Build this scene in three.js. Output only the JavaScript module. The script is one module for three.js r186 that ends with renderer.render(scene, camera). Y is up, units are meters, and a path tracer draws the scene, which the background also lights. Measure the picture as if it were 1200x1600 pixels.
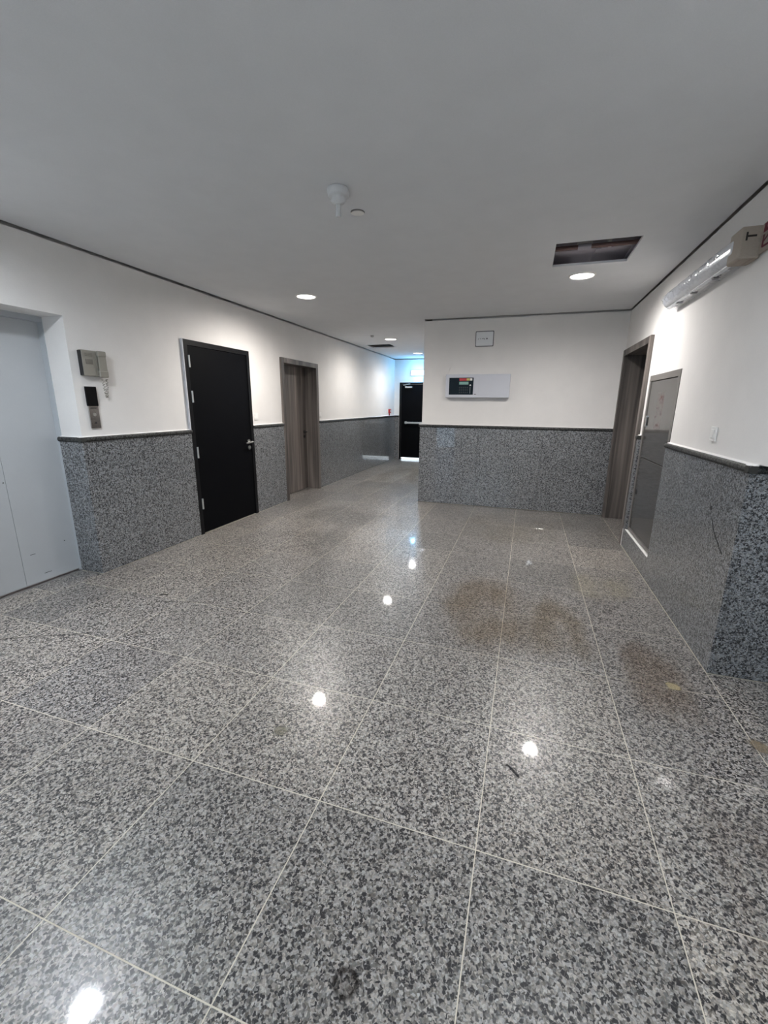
import * as THREE from 'three';
import { RoundedBoxGeometry } from 'three/addons/geometries/RoundedBoxGeometry.js';
import { mergeGeometries, toCreasedNormals } from 'three/addons/utils/BufferGeometryUtils.js';

// ---------------------------------------------------------------- camera, sky, lights, exposure
const scene = new THREE.Scene();
const camera = new THREE.PerspectiveCamera(100.228, 0.75, 0.05, 200);
camera.position.set(0, 1.5, 0);
camera.rotation.order = 'YXZ';
camera.rotation.set(-0.2459, 0.3142, 0.009);
scene.add(camera);

scene.background = new THREE.Color().setRGB(0.74, 0.87, 1.0);
scene.backgroundIntensity = 3.1;
const sun = new THREE.DirectionalLight(new THREE.Color().setRGB(1, 0.95, 0.88), 19);
sun.position.set(-7, 30, 16); sun.castShadow = true; sun.shadow.mapSize.set(2048, 2048);
Object.assign(sun.shadow.camera, { left: -20, right: 20, top: 22, bottom: -22, near: 1, far: 80 });
scene.add(sun, sun.target);

const renderer = new THREE.WebGLRenderer({ antialias: true });
renderer.toneMapping = THREE.LinearToneMapping;
renderer.toneMappingExposure = 1.27;
renderer.shadowMap.enabled = true;

// ---------------------------------------------------------------- dimensions (metres)
const XL = -3.535, XR = 1.139, ZB = -6.555, XP = -1.53, ZE = -11.72, H = 2.7, RZ = 2.0;   // plaster faces
const GT = 0.025;                                                      // stone thickness
const CAP0 = 1.172, CAP1 = 1.212;                                      // dado cap
const V = (x, y, z) => new THREE.Vector3(x, y, z);

// lamps: x, z, colour, intensity
const LAMPS = [
  [-2.53, -4.82, [1.0, 0.945, 0.89], 16.5, 'lit round ceiling downlight nearest the black door, second row'],
  [0.38, -4.82, [1.0, 0.965, 0.935], 13, 'lit round ceiling downlight beside the open square ceiling hatch'],
  [-2.57, -8.22, [1.0, 0.955, 0.9], 9, 'lit round ceiling downlight in the passage, by the dark hatch'],
  [-2.6, -10.5, [1.0, 0.955, 0.9], 9, 'lit round ceiling downlight farthest down the passage, before the end door'],
  [-2.62, -1.33, [0.88, 0.94, 1.0], 15.5, 'round ceiling downlight above the left lift door niche'],
  [0.38, -1.33, [0.9, 0.95, 1.0], 9.5, 'round ceiling downlight above the camera, by the right lift door niche'],
];

// ---------------------------------------------------------------- random, noise
function rng(seed) { let s = seed >>> 0; return () => { s = (s + 0x6d2b79f5) | 0; let t = Math.imul(s ^ (s >>> 15), 1 | s); t = (t + Math.imul(t ^ (t >>> 7), 61 | t)) ^ t; return ((t ^ (t >>> 14)) >>> 0) / 4294967296; }; }
function hash(x, y, s) { let h = Math.imul(x, 374761393) ^ Math.imul(y, 668265263) ^ Math.imul(s, 2147483647 - 58); h = Math.imul(h ^ (h >>> 13), 1274126177); h = Math.imul(h ^ (h >>> 16), 2246822519); return ((h ^ (h >>> 15)) >>> 0) / 4294967296; }
const wrap = (a, n) => ((a % n) + n) % n;
function vnoise(x, y, s, n) {                                           // value noise, repeating every n cells
  const ix = Math.floor(x), iy = Math.floor(y); let fx = x - ix, fy = y - iy; fx = fx * fx * (3 - 2 * fx); fy = fy * fy * (3 - 2 * fy);
  const a = wrap(ix, n), b = wrap(ix + 1, n), c = wrap(iy, n), d = wrap(iy + 1, n);
  return (hash(a, c, s) * (1 - fx) + hash(b, c, s) * fx) * (1 - fy) + (hash(a, d, s) * (1 - fx) + hash(b, d, s) * fx) * fy;
}
function fbm(u, v, n, s, oct = 4) { let t = 0, a = 0.5, k = n; for (let i = 0; i < oct; i++) { t += a * vnoise(u * k, v * k, s + i, k); a *= 0.5; k *= 2; } return t / (1 - Math.pow(0.5, oct)); }
const sst = (a, b, x) => { const t = Math.min(1, Math.max(0, (x - a) / (b - a))); return t * t * (3 - 2 * t); };

function tex(w, h, fn, srgb) {
  const d = new Uint8Array(w * h * 4);
  for (let y = 0; y < h; y++) for (let x = 0; x < w; x++) { const c = fn(x / w, y / h, x, y), i = (y * w + x) * 4; d[i] = c[0]; d[i + 1] = c[1]; d[i + 2] = c[2]; d[i + 3] = c[3] ?? 255; }
  const t = new THREE.DataTexture(d, w, h); t.wrapS = t.wrapT = THREE.RepeatWrapping; t.magFilter = THREE.LinearFilter; t.minFilter = THREE.LinearMipmapLinearFilter; t.generateMipmaps = true;
  if (srgb) t.colorSpace = THREE.SRGBColorSpace; t.needsUpdate = true; return t;
}

// speckled granite: cells of three minerals, 2 m square
const GRAN = 2.0;
function cells(C, seed) { const P = new Float32Array(C * C * 2); for (let j = 0; j < C; j++) for (let i = 0; i < C; i++) { P[(j * C + i) * 2] = hash(i, j, seed) * 0.96; P[(j * C + i) * 2 + 1] = hash(i, j, seed + 1) * 0.96; }
  return (gx, gy) => { const ix = Math.floor(gx), iy = Math.floor(gy); let b1 = 9, b2 = 9, k1 = 0, k2 = 0; for (let j = -1; j <= 1; j++) for (let i = -1; i <= 1; i++) { const k = wrap(iy + j, C) * C + wrap(ix + i, C), dx = P[k * 2] + ix + i - gx, dy = P[k * 2 + 1] + iy + j - gy, d = dx * dx + dy * dy; if (d < b1) { b2 = b1; k2 = k1; b1 = d; k1 = k; } else if (d < b2) { b2 = d; k2 = k; } } return [k1, k2, Math.sqrt(b2) - Math.sqrt(b1), Math.sqrt(b1)]; }; }
function graniteTexture(seed) {
  const N = 2048, C = 370, D = 205, fine = cells(C, seed), big = cells(D, seed + 50), d = new Uint8Array(N * N * 4), K = new Float32Array(C * C * 2), B = new Float32Array(D * D);
  for (let k = 0; k < C * C; k++) { const r = hash(k, 7, seed + 3), q = hash(k, 8, seed + 4); K[k * 2] = r < 0.13 ? 58 + q * 34 : r < 0.42 ? 102 + q * 46 : 152 + q * 58; K[k * 2 + 1] = (hash(k, 9, seed + 5) - 0.5) * 14; }
  for (let k = 0; k < D * D; k++) B[k] = hash(k, 10, seed + 6) < 0.27 ? 1 : 0;
  for (let y = 0; y < N; y++) for (let x = 0; x < N; x++) {
    const u = x / N, v = y / N, wx = vnoise(u * 360, v * 360, seed + 7, 360) - 0.5, wy = vnoise(u * 360, v * 360, seed + 8, 360) - 0.5;
    const [k1, k2, e] = fine(u * C + wx * 1.3, v * C + wy * 1.3), [b1, , eb, r] = big(u * D + wx * 1.1, v * D + wy * 1.1), m = e < 0.16 ? 0.5 - 0.5 * (e / 0.16) : 0, o = (y * N + x) * 4;
    let L = K[k1 * 2] * (1 - m) + K[k2 * 2] * m, w = K[k1 * 2 + 1]; if (e < 0.07) L *= 0.86;
    const dk = B[b1] * sst(0.02, 0.16, eb) * sst(0.66, 0.46, r); L = L * (1 - dk) + (16 + K[k1 * 2] * 0.1) * dk; w *= 1 - dk;
    const g = (hash(x, y, seed + 11) - 0.5) * 20;
    d[o] = Math.max(0, Math.min(255, L + g + w * 0.5)); d[o + 1] = Math.max(0, Math.min(255, L + g)); d[o + 2] = Math.max(0, Math.min(255, L + g - w * 0.6 + dk * 5)); d[o + 3] = 255;
  }
  const t = new THREE.DataTexture(d, N, N); t.wrapS = t.wrapT = THREE.RepeatWrapping; t.magFilter = THREE.LinearFilter; t.minFilter = THREE.LinearMipmapLinearFilter; t.generateMipmaps = true; t.colorSpace = THREE.SRGBColorSpace; t.needsUpdate = true; return t;
}
const granT = graniteTexture(11);
const dustT = tex(1024, 1024, (u, v, x, y) => { const a = fbm(u, v, 6, 71, 5), b = hash(x, y, 72); const s = Math.min(255, Math.max(0, 255 * (0.55 + 0.55 * (a - 0.5) + (b - 0.5) * 0.35))); return [s, s, s]; });
const roughT = tex(512, 512, (u, v) => { const a = fbm(u, v, 5, 81, 4), s = 255 * (0.55 + 0.7 * (a - 0.4)); return [s, s, s].map((q) => Math.max(30, Math.min(255, q))); });
const plasterB = tex(512, 512, (u, v, x, y) => { const a = fbm(u, v, 24, 31, 4) * 0.7 + hash(x, y, 33) * 0.3; return [a * 255, a * 255, a * 255]; });
const plasterC = tex(512, 512, (u, v, x, y) => { const a = 236 + (fbm(u, v, 7, 41, 4) - 0.5) * 6 + (hash(x, y, 43) - 0.5) * 5; return [a, a, a * 0.995]; }, true);
const woodT = tex(512, 1024, (u, v, x, y) => {
  const band = Math.floor(u * 5 + 0.35 * (vnoise(v * 2, 3, 52, 2) - 0.5)), tone = hash(band, 1, 51);
  const w = u + 0.012 * (fbm(u, v, 4, 53, 3) - 0.5), fine = fbm(w * 1, v * 0.06, 48, 54, 3), mid = fbm(w, v * 0.25, 12, 56, 3), knot = sst(0.66, 0.8, fbm(u, v * 0.5, 9, 57, 3));
  const L = 74 + tone * 30 + (fine - 0.5) * 52 + (mid - 0.5) * 46 - knot * 26;
  return [L * 1.03, L * 0.97, L * 0.935].map((q) => Math.max(12, Math.min(255, q)));
}, true);
const brushT = tex(256, 256, (u, v, x, y) => { const a = 150 + (vnoise(u * 2, v * 128, 91, 256) - 0.5) * 70 + (hash(x >> 4, y, 92) - 0.5) * 40; return [a, a, a]; });

const rep = (t, x, y = x) => { const c = t.clone(); c.repeat.set(x, y); c.needsUpdate = true; return c; };
const std = (o) => new THREE.MeshStandardMaterial(o), phys = (o) => new THREE.MeshPhysicalMaterial(o);
const rgb = (r, g, b) => new THREE.Color().setRGB(r, g, b);

// floor stone: polished, slightly dusty; a few tones of the same stone
const tones = [[1, 1, 1], [0.9, 0.905, 0.92], [1.1, 1.085, 1.06], [0.96, 0.95, 0.94], [0.81, 0.82, 0.83]];
const floorM = tones.map(([r, g, b]) => phys({ name: 'floor stone', map: granT, color: rgb(r * 0.78, g * 0.725, b * 0.67), roughness: 0.36, clearcoat: 0.6, clearcoatMap: rep(dustT, 1.6), clearcoatRoughness: 0.08, clearcoatRoughnessMap: rep(roughT, 0.8) }));
const wallStone = phys({ name: 'wall stone', map: granT, color: rgb(0.61, 0.63, 0.65), roughness: 0.34, clearcoat: 1, clearcoatRoughness: 0.02 });
const capStone = phys({ name: 'dark cap stone', map: granT, color: rgb(0.13, 0.135, 0.13), roughness: 0.5, specularIntensity: 0.6, clearcoat: 0.12, clearcoatRoughness: 0.1 });
const grout = std({ name: 'grout', color: rgb(0.57, 0.525, 0.44), roughness: 0.95, bumpMap: plasterB, bumpScale: 0.0008 });
const paint = std({ name: 'white wall paint', map: plasterC, color: rgb(0.935, 0.912, 0.9), roughness: 0.82, bumpMap: plasterB, bumpScale: 0.0003 });
const ceilPaint = std({ name: 'white ceiling paint', map: plasterC, color: rgb(0.87, 0.885, 0.92), roughness: 0.9, bumpMap: plasterB, bumpScale: 0.0003 });
const concrete = std({ name: 'concrete', map: plasterC, color: rgb(0.5, 0.45, 0.46), roughness: 0.95 });
const paving = std({ name: 'paving', map: plasterC, color: rgb(0.6, 0.58, 0.55), roughness: 0.95 });
const wood = std({ name: 'grey oak veneer', map: rep(woodT, 0.9, 0.33), color: rgb(1.3, 1.27, 1.24), roughness: 0.5 });
const blackM = phys({ name: 'black door paint', color: rgb(0.0022, 0.0024, 0.0034), roughness: 0.55, specularIntensity: 0.14 });
const blackFrame = phys({ name: 'black frame paint', color: rgb(0.006, 0.006, 0.007), roughness: 0.45, specularIntensity: 0.35 });
const primer = std({ name: 'pale grey primer', color: rgb(0.62, 0.63, 0.67), roughness: 0.6 });
const chrome = std({ name: 'satin steel', color: rgb(0.72, 0.72, 0.7), metalness: 1, roughness: 0.28 });
const hingeM = std({ name: 'zinc hinge', color: rgb(0.6, 0.6, 0.58), metalness: 0.75, roughness: 0.4 });
const liftPaint = phys({ name: 'blue grey lift paint', map: plasterC, color: rgb(0.55, 0.575, 0.605), roughness: 0.38, clearcoat: 0.25, clearcoatRoughness: 0.3 });
const liftJamb = phys({ name: 'lift jamb paint', color: rgb(0.45, 0.48, 0.51), roughness: 0.45 });
const steel = phys({ name: 'brushed steel', color: rgb(0.5, 0.48, 0.46), metalness: 1, roughness: 0.34, roughnessMap: brushT });
const cabSteel = phys({ name: 'grey cabinet enamel', color: rgb(0.055, 0.051, 0.047), roughness: 0.2, clearcoat: 0.5, clearcoatRoughness: 0.06 });
const cabFrame = phys({ name: 'grey cabinet frame enamel', color: rgb(0.15, 0.14, 0.13), roughness: 0.3 });
const dark = std({ name: 'dark plastic', color: rgb(0.012, 0.012, 0.014), roughness: 0.5 });
const whitePlastic = std({ name: 'white plastic', color: rgb(0.84, 0.83, 0.81), roughness: 0.4 });
const beige = std({ name: 'beige plastic', color: rgb(0.265, 0.25, 0.215), roughness: 0.5 });
const alu = std({ name: 'aluminium', color: rgb(0.3, 0.3, 0.32), metalness: 0.8, roughness: 0.4 }), paneGlass = phys({ name: 'pane glass', color: rgb(0.9, 0.93, 0.95), transmission: 1, thickness: 0, roughness: 0.02 });
const doorGlass = phys({ name: 'tinted glass', color: rgb(0.42, 0.52, 0.62), transmission: 1, thickness: 0, roughness: 0.25 });
const beigeDark = std({ name: 'darker beige plastic', color: rgb(0.15, 0.14, 0.12), roughness: 0.55 });

// ---------------------------------------------------------------- geometry helpers
class Q {                                                               // collects quads with uv in metres
  constructor() { this.p = []; this.t = []; }
  quad(a, b, c, d, ua, ub, uc, ud) { for (const [v, u] of [[a, ua], [b, ub], [c, uc], [a, ua], [c, uc], [d, ud]]) { this.p.push(v.x, v.y, v.z); this.t.push(u[0], u[1]); } }
  geo() { const g = new THREE.BufferGeometry(); g.setAttribute('position', new THREE.Float32BufferAttribute(this.p, 3)); g.setAttribute('uv', new THREE.Float32BufferAttribute(this.t, 2)); g.computeVertexNormals(); return g; }
}
// a slab with chamfered face edges: O corner, U and V along the face, N out of it
function slab(O, U, W, N, w, h, t, b, uo = [0, 0], s = GRAN) {
  const q = new Q(), at = (u, v, n) => O.clone().addScaledVector(U, u).addScaledVector(W, v).addScaledVector(N, n), uv = (u, v) => [(uo[0] + u) / s, (uo[1] + v) / s];
  const A = [[b, b], [w - b, b], [w - b, h - b], [b, h - b]], B = [[0, 0], [w, 0], [w, h], [0, h]];
  const flip = new THREE.Vector3().crossVectors(U, W).dot(N) < 0;
  const quad = (a, bq, c, d, us) => flip ? q.quad(d, c, bq, a, us[3], us[2], us[1], us[0]) : q.quad(a, bq, c, d, ...us);
  quad(...A.map(([u, v]) => at(u, v, t)), A.map(([u, v]) => uv(u, v)));
  for (let i = 0; i < 4; i++) {
    const j = (i + 1) % 4;
    quad(at(...B[i], t - b), at(...B[j], t - b), at(...A[j], t), at(...A[i], t), [uv(...B[i]), uv(...B[j]), uv(...A[j]), uv(...A[i])]);
    const o = i % 2 ? [t, 0] : [0, t];
    quad(at(...B[i], 0), at(...B[j], 0), at(...B[j], t - b), at(...B[i], t - b), [uv(B[i][0] + o[0], B[i][1] + o[1]), uv(B[j][0] + o[0], B[j][1] + o[1]), uv(...B[j]), uv(...B[i])]);
  }
  return q.geo();
}
// uv in metres by the way each face points
function boxUV(g, s = 1, o = [0, 0]) {
  g = g.index ? g.toNonIndexed() : g; const p = g.attributes.position, n = g.attributes.normal, t = new Float32Array(p.count * 2);
  for (let i = 0; i < p.count; i += 3) {
    const nx = Math.abs(n.getX(i) + n.getX(i + 1) + n.getX(i + 2)), ny = Math.abs(n.getY(i) + n.getY(i + 1) + n.getY(i + 2)), nz = Math.abs(n.getZ(i) + n.getZ(i + 1) + n.getZ(i + 2));
    for (let k = i; k < i + 3; k++) { const x = p.getX(k), y = p.getY(k), z = p.getZ(k); const [a, b] = nx >= ny && nx >= nz ? [z, y] : ny >= nz ? [x, z] : [x, y]; t[k * 2] = (a + o[0]) / s; t[k * 2 + 1] = (b + o[1]) / s; }
  }
  g.setAttribute('uv', new THREE.BufferAttribute(t, 2)); return g;
}
function box(x0, x1, y0, y1, z0, z1, s = 1, o) { const g = new THREE.BoxGeometry(Math.abs(x1 - x0), Math.abs(y1 - y0), Math.abs(z1 - z0)); g.translate((x0 + x1) / 2, (y0 + y1) / 2, (z0 + z1) / 2); return boxUV(g, s, o); }
function rbox(x0, x1, y0, y1, z0, z1, r = 0.003, seg = 2, s = 1, o) { const g = new RoundedBoxGeometry(Math.abs(x1 - x0), Math.abs(y1 - y0), Math.abs(z1 - z0), seg, r); g.translate((x0 + x1) / 2, (y0 + y1) / 2, (z0 + z1) / 2); return boxUV(g, s, o); }
function cyl(a, b, r, n = 20, r2 = r) { const d = b.clone().sub(a), L = d.length(), g = new THREE.CylinderGeometry(r2, r, L, n); g.translate(0, L / 2, 0); g.applyQuaternion(new THREE.Quaternion().setFromUnitVectors(V(0, 1, 0), d.normalize())); g.translate(a.x, a.y, a.z); return g.toNonIndexed(); }
function tube(pts, r, n = 8, seg = 40) { return new THREE.TubeGeometry(new THREE.CatmullRomCurve3(pts), seg, r, n).toNonIndexed(); }
const merge = (a) => mergeGeometries(a.map((g) => { const c = g.index ? g.toNonIndexed() : g; for (const k of Object.keys(c.attributes)) if (!['position', 'normal', 'uv'].includes(k)) c.deleteAttribute(k); return c; }));
// convex profile [n, y] swept along U from A
function sweep(profile, A, U, N, L, s = GRAN) {
  const q = new Q(), pt = (k, l) => A.clone().addScaledVector(U, l).addScaledVector(N, profile[k][0]).add(V(0, profile[k][1], 0)), n = profile.length; let run = 0;
  const flip = new THREE.Vector3().crossVectors(U, N).dot(V(0, 1, 0)) < 0;
  for (let k = 0; k < n; k++) {
    const j = (k + 1) % n, d = Math.hypot(profile[j][0] - profile[k][0], profile[j][1] - profile[k][1]);
    const args = [pt(k, 0), pt(j, 0), pt(j, L), pt(k, L)], us = [[0, run / s], [0, (run + d) / s], [L / s, (run + d) / s], [L / s, run / s]];
    flip ? q.quad(args[3], args[2], args[1], args[0], us[3], us[2], us[1], us[0]) : q.quad(...args, ...us); run += d;
  }
  for (let k = 1; k + 1 < n; k++) for (const l of [0, L]) { const a = pt(0, l), b = pt(k, l), c = pt(k + 1, l), u = [0, 0]; (l > 0) !== flip ? q.quad(a, c, b, b, u, u, u, u) : q.quad(a, b, c, c, u, u, u, u); }
  const g = q.geo(); return g;
}

// ---------------------------------------------------------------- naming helpers
const used = new Map();
function numbered(n) { const k = used.get(n) ?? 0; used.set(n, k + 1); return k ? `${n}_${String(k).padStart(3, '0')}` : n; }
function tag(o, label, category, extra = {}) { Object.assign(o.userData, { label, category }, extra); return o; }
function mesh(name, g, m, parent = scene) { const o = new THREE.Mesh(Array.isArray(g) ? merge(g) : g, m); o.name = numbered(name); o.castShadow = o.receiveShadow = true; parent.add(o); return o; }
function group(name, label, category, pos = [0, 0, 0], extra) { const o = new THREE.Group(); o.name = numbered(name); o.position.set(...pos); scene.add(o); return tag(o, label, category, extra); }
const ST = { kind: 'structure' };

// ---------------------------------------------------------------- outside
tag(mesh('ground', box(-14, 14, -0.3, -0.06, -26, 18), paving), 'pale paved ground outside the end door', 'ground', ST);

// ---------------------------------------------------------------- walls (boxes round their openings)
// a wall along z: openings [z0, z1, y0, y1]
function wallZ(x0, x1, z0, z1, top, openings) {
  const g = []; let z = z0;
  for (const [a, b, lo, hi] of [...openings].sort((p, q) => p[0] - q[0])) { if (a > z) g.push(box(x0, x1, 0, top, z, a)); if (lo > 0) g.push(box(x0, x1, 0, lo, a, b)); if (hi < top) g.push(box(x0, x1, hi, top, a, b)); z = b; }
  if (z < z1) g.push(box(x0, x1, 0, top, z, z1)); return g;
}
function wallX(z0, z1, x0, x1, top, openings) {
  const g = []; let x = x0;
  for (const [a, b, lo, hi] of [...openings].sort((p, q) => p[0] - q[0])) { if (a > x) g.push(box(x, a, 0, top, z0, z1)); if (lo > 0) g.push(box(a, b, 0, lo, z0, z1)); if (hi < top) g.push(box(a, b, hi, top, z0, z1)); x = b; }
  if (x < x1) g.push(box(x, x1, 0, top, z0, z1)); return g;
}
const TOP = 3.25, D1 = [-5.05, -3.9], D2 = [-7.025, -5.835], D3 = [-6.5, -5.17], NL = [-2.665, -1.74], SOFFIT = 2.157, CABZ = [-5.075, -4.135];
// plaster lining that stops short of the ceiling, and the wall behind it: an open shadow gap
const LIN = 0.09, lined = (f, deep) => [...f(0, LIN, H - 0.021), ...f(LIN, deep, TOP)];
const wallLeft = tag(mesh('wall_left', lined((a, b, t) => wallZ(XL - b, XL - a, ZE - 0.2, RZ + 0.2, t, [[...NL, 0, SOFFIT], [...D1, 0, 2.155], [...D2, 0, 2.165]]), 0.29), paint), 'white painted left wall above a speckled grey stone dado', 'wall', ST);
const wallRight = tag(mesh('wall_right', lined((a, b, t) => wallZ(XR + a, XR + b, ZB - 0.3, RZ + 0.2, t, [[-2.69, -1.74, 0, SOFFIT], [...D3, 0, 2.2], [...CABZ, 0.2, 1.8]]), 0.33), paint), 'white painted right wall above a speckled grey stone dado', 'wall', ST);
mesh('wall_return', box(XR, XR + 0.33, CAP1 + 0.009, SOFFIT, -2.69, -2.57), paint, wallRight);
const wallBack = tag(mesh('wall_back', lined((a, b, t) => [box(XP + a, XR + (a ? 0.1 : 0), 0, t, ZB - b, ZB - a)], 0.2), paint), 'white wall facing the camera, carrying the grey alarm panel', 'wall', ST);
const wallPassage = tag(mesh('wall_passage', lined((a, b, t) => [box(XP + a, XP + b, 0, t, ZE, ZB - (a ? 0.2 : LIN))], 0.2), paint), 'white wall on the far side of the passage behind the facing wall', 'wall', ST);
const DE = [-3.385, -2.45];
const wallEnd = tag(mesh('wall_end', lined((a, b, t) => wallX(ZE - b, ZE - a, XL - (a ? 0.1 : 0), XP + 0.2, t, [[...DE, 0, 2.09]]), 0.2), paint), 'white wall at the end of the passage round the narrow black door', 'wall', ST);
const WO = [[-3.05, -2.3, 0, 2.2], [-2.05, -0.25, 0.95, 2.55]];  // entrance door, then an unseen window added to brighten the ceiling
const wallRear = tag(mesh('wall_rear', wallX(RZ, RZ + 0.2, XL - 0.2, XR + 0.2, TOP, WO), paint), 'white wall behind the camera round the glazed entrance', 'wall', ST);
tag(mesh('roof', box(XL - 0.5, XR + 0.8, TOP, TOP + 0.2, ZE - 0.3, RZ + 0.3), concrete), 'dark concrete slab seen through the open ceiling hatches', 'roof', ST);
mesh('shaft_wall', box(XL - 0.42, XL - 0.3, 0, TOP, -2.9, -1.5), concrete, wallLeft);
mesh('shaft_wall', box(XR + 0.34, XR + 0.46, 0, TOP, -2.9, -1.5), concrete, wallRight);
mesh('room_wall', [box(XL - 0.42, XL - 0.3, 0, TOP, -7.3, -3.6)], concrete, wallLeft);
mesh('room_wall', [box(XR + 0.36, XR + 0.48, 0, TOP, -6.8, -3.9)], concrete, wallRight);

// stone dado panels and caps: children of their walls
const r0 = rng(5);
const capProfile = []; { const p = GT + 0.016; capProfile.push([0, CAP0]); for (let i = 0; i <= 8; i++) { const a = -Math.PI / 2 + Math.PI * i / 8; capProfile.push([p - 0.016 + 0.016 * Math.cos(a), (CAP0 + CAP1) / 2 + 0.02 * Math.sin(a)]); } capProfile.push([0, CAP1]); }
function dado(wall, A, U, N, cuts, y0 = 0.004, y1 = CAP0) {              // A on the plaster face at floor level
  for (let i = 0; i + 1 < cuts.length; i++) { const g = 0.0008; mesh('stone_panel', slab(A.clone().addScaledVector(U, cuts[i] + g).add(V(0, y0, 0)), U, V(0, 1, 0), N, cuts[i + 1] - cuts[i] - 2 * g, y1 - y0, GT, 0.0015, [r0() * 2, r0() * 2]), wallStone, wall); }
}
const capG = (A, U, N, a, b) => toCreasedNormals(sweep(capProfile, A.clone().addScaledVector(U, a), U, N, b - a), 0.9);
const beadProfile = [[0, CAP1], [0.02, CAP1], [0.017, CAP1 + 0.003], [0, CAP1 + 0.008]];  // white bead standing in for the light caught along the cap's top
function cap(wall, A, U, N, a, b) { mesh('caulk_and_glint_line', sweep(beadProfile, A.clone().addScaledVector(U, a), U, N, b - a), paint, wall); mesh('dado_cap', capG(A, U, N, a, b), capStone, wall); }
const AL = V(XL, 0, 0), mz = V(0, 0, -1), px = V(1, 0, 0), nx = V(-1, 0, 0), pz = V(0, 0, 1);
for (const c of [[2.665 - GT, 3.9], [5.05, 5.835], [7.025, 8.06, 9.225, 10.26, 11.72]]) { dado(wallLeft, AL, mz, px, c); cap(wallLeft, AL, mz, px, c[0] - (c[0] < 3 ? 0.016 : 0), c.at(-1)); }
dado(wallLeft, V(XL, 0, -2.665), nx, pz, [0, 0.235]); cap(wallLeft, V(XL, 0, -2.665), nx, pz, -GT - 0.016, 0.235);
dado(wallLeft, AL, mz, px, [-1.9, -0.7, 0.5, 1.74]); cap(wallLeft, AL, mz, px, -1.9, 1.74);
const AR = V(XR, 0, 0);
dado(wallRight, AR, mz, nx, [2.69 - GT, 3.87]); dado(wallRight, AR, mz, nx, [3.87, 4.135], 0.596); dado(wallRight, AR, mz, nx, [3.87, 4.135], 0.004, 0.594);
dado(wallRight, AR, mz, nx, [4.135, 5.075], 0.004, 0.205); dado(wallRight, AR, mz, nx, [5.075, 5.17]);
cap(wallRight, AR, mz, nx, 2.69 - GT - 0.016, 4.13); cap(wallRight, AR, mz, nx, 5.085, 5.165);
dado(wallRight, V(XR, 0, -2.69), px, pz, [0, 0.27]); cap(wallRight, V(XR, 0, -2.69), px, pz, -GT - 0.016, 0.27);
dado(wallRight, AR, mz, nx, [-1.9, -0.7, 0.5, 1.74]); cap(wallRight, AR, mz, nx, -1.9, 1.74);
const AB = V(XP, 0, ZB);
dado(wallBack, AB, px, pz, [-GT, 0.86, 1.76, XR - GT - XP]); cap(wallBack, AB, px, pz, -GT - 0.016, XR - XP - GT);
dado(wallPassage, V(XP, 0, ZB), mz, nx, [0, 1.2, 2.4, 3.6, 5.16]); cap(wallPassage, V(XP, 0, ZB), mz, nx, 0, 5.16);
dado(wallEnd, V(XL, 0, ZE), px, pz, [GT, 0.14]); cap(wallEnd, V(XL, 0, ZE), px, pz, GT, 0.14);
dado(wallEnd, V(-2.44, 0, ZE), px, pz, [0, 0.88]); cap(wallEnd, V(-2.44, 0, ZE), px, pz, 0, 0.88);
// a white caulked line along the stone plinth under the cabinet and beside the right door
mesh('caulk_and_glint_line', [box(XR - GT - 0.002, XR - GT + 0.003, 0.203, 0.21, -5.07, -4.14), box(XR - GT + 0.003, XR - 0.004, 0.205, 0.2065, -5.07, -4.14), box(XR - GT - 0.003, XR, 0.0, 0.19, -5.168, -5.158)], paint, wallRight);
// a dark scratch in the right stone panel
mesh('scratch', [tube([V(XR - GT - 0.0002, 0.845, -2.985), V(XR - GT - 0.0002, 0.80, -2.955), V(XR - GT - 0.0002, 0.735, -2.86), V(XR - GT - 0.0002, 0.69, -2.78)], 0.003, 5), cyl(V(XR - GT - 0.001, 0.905, -3.04), V(XR - GT + 0.004, 0.905, -3.04), 0.015, 10)], dark, wallRight);

// ---------------------------------------------------------------- floor: bed of grout, square stone tiles
const floor = tag(mesh('floor', [box(XL - 0.3, XR + 0.36, -0.28, -0.0005, ZB - 0.3, RZ + 0.2), box(XL - 0.3, XP + 0.2, -0.28, -0.0005, ZE - 0.2, ZB - 0.3)], grout), 'polished floor of square speckled grey stone tiles with pale joints', 'floor', ST);
const xs = [XL + GT, -3.05, -2.452, -1.855, -1.247, -0.645, -0.045, 0.555, XR - GT], zs = []; for (let k = -5; k < 20; k++) zs.push(-0.585 - 0.6185 * k);
const rt = rng(21), J = 0.0018;
function tile(x0, x1, z0, z1) {                                          // z0 > z1
  x0 += J; x1 -= J; z0 -= J; z1 += J; if (x1 - x0 < 0.02 || z0 - z1 < 0.02) return;
  const turn = rt() < 0.5, uo = [rt() * 2, rt() * 2];
  const g = turn ? slab(V(x1, -0.0025, z0), V(0, 0, -1), V(-1, 0, 0), V(0, 1, 0), z0 - z1, x1 - x0, 0.0025, 0.0006, uo) : slab(V(x0, -0.0025, z0), V(1, 0, 0), V(0, 0, -1), V(0, 1, 0), x1 - x0, z0 - z1, 0.0025, 0.0006, uo);
  mesh('floor_tile', g, floorM[Math.floor(Math.pow(rt(), 1.3) * 4.999)], floor);
}
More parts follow.
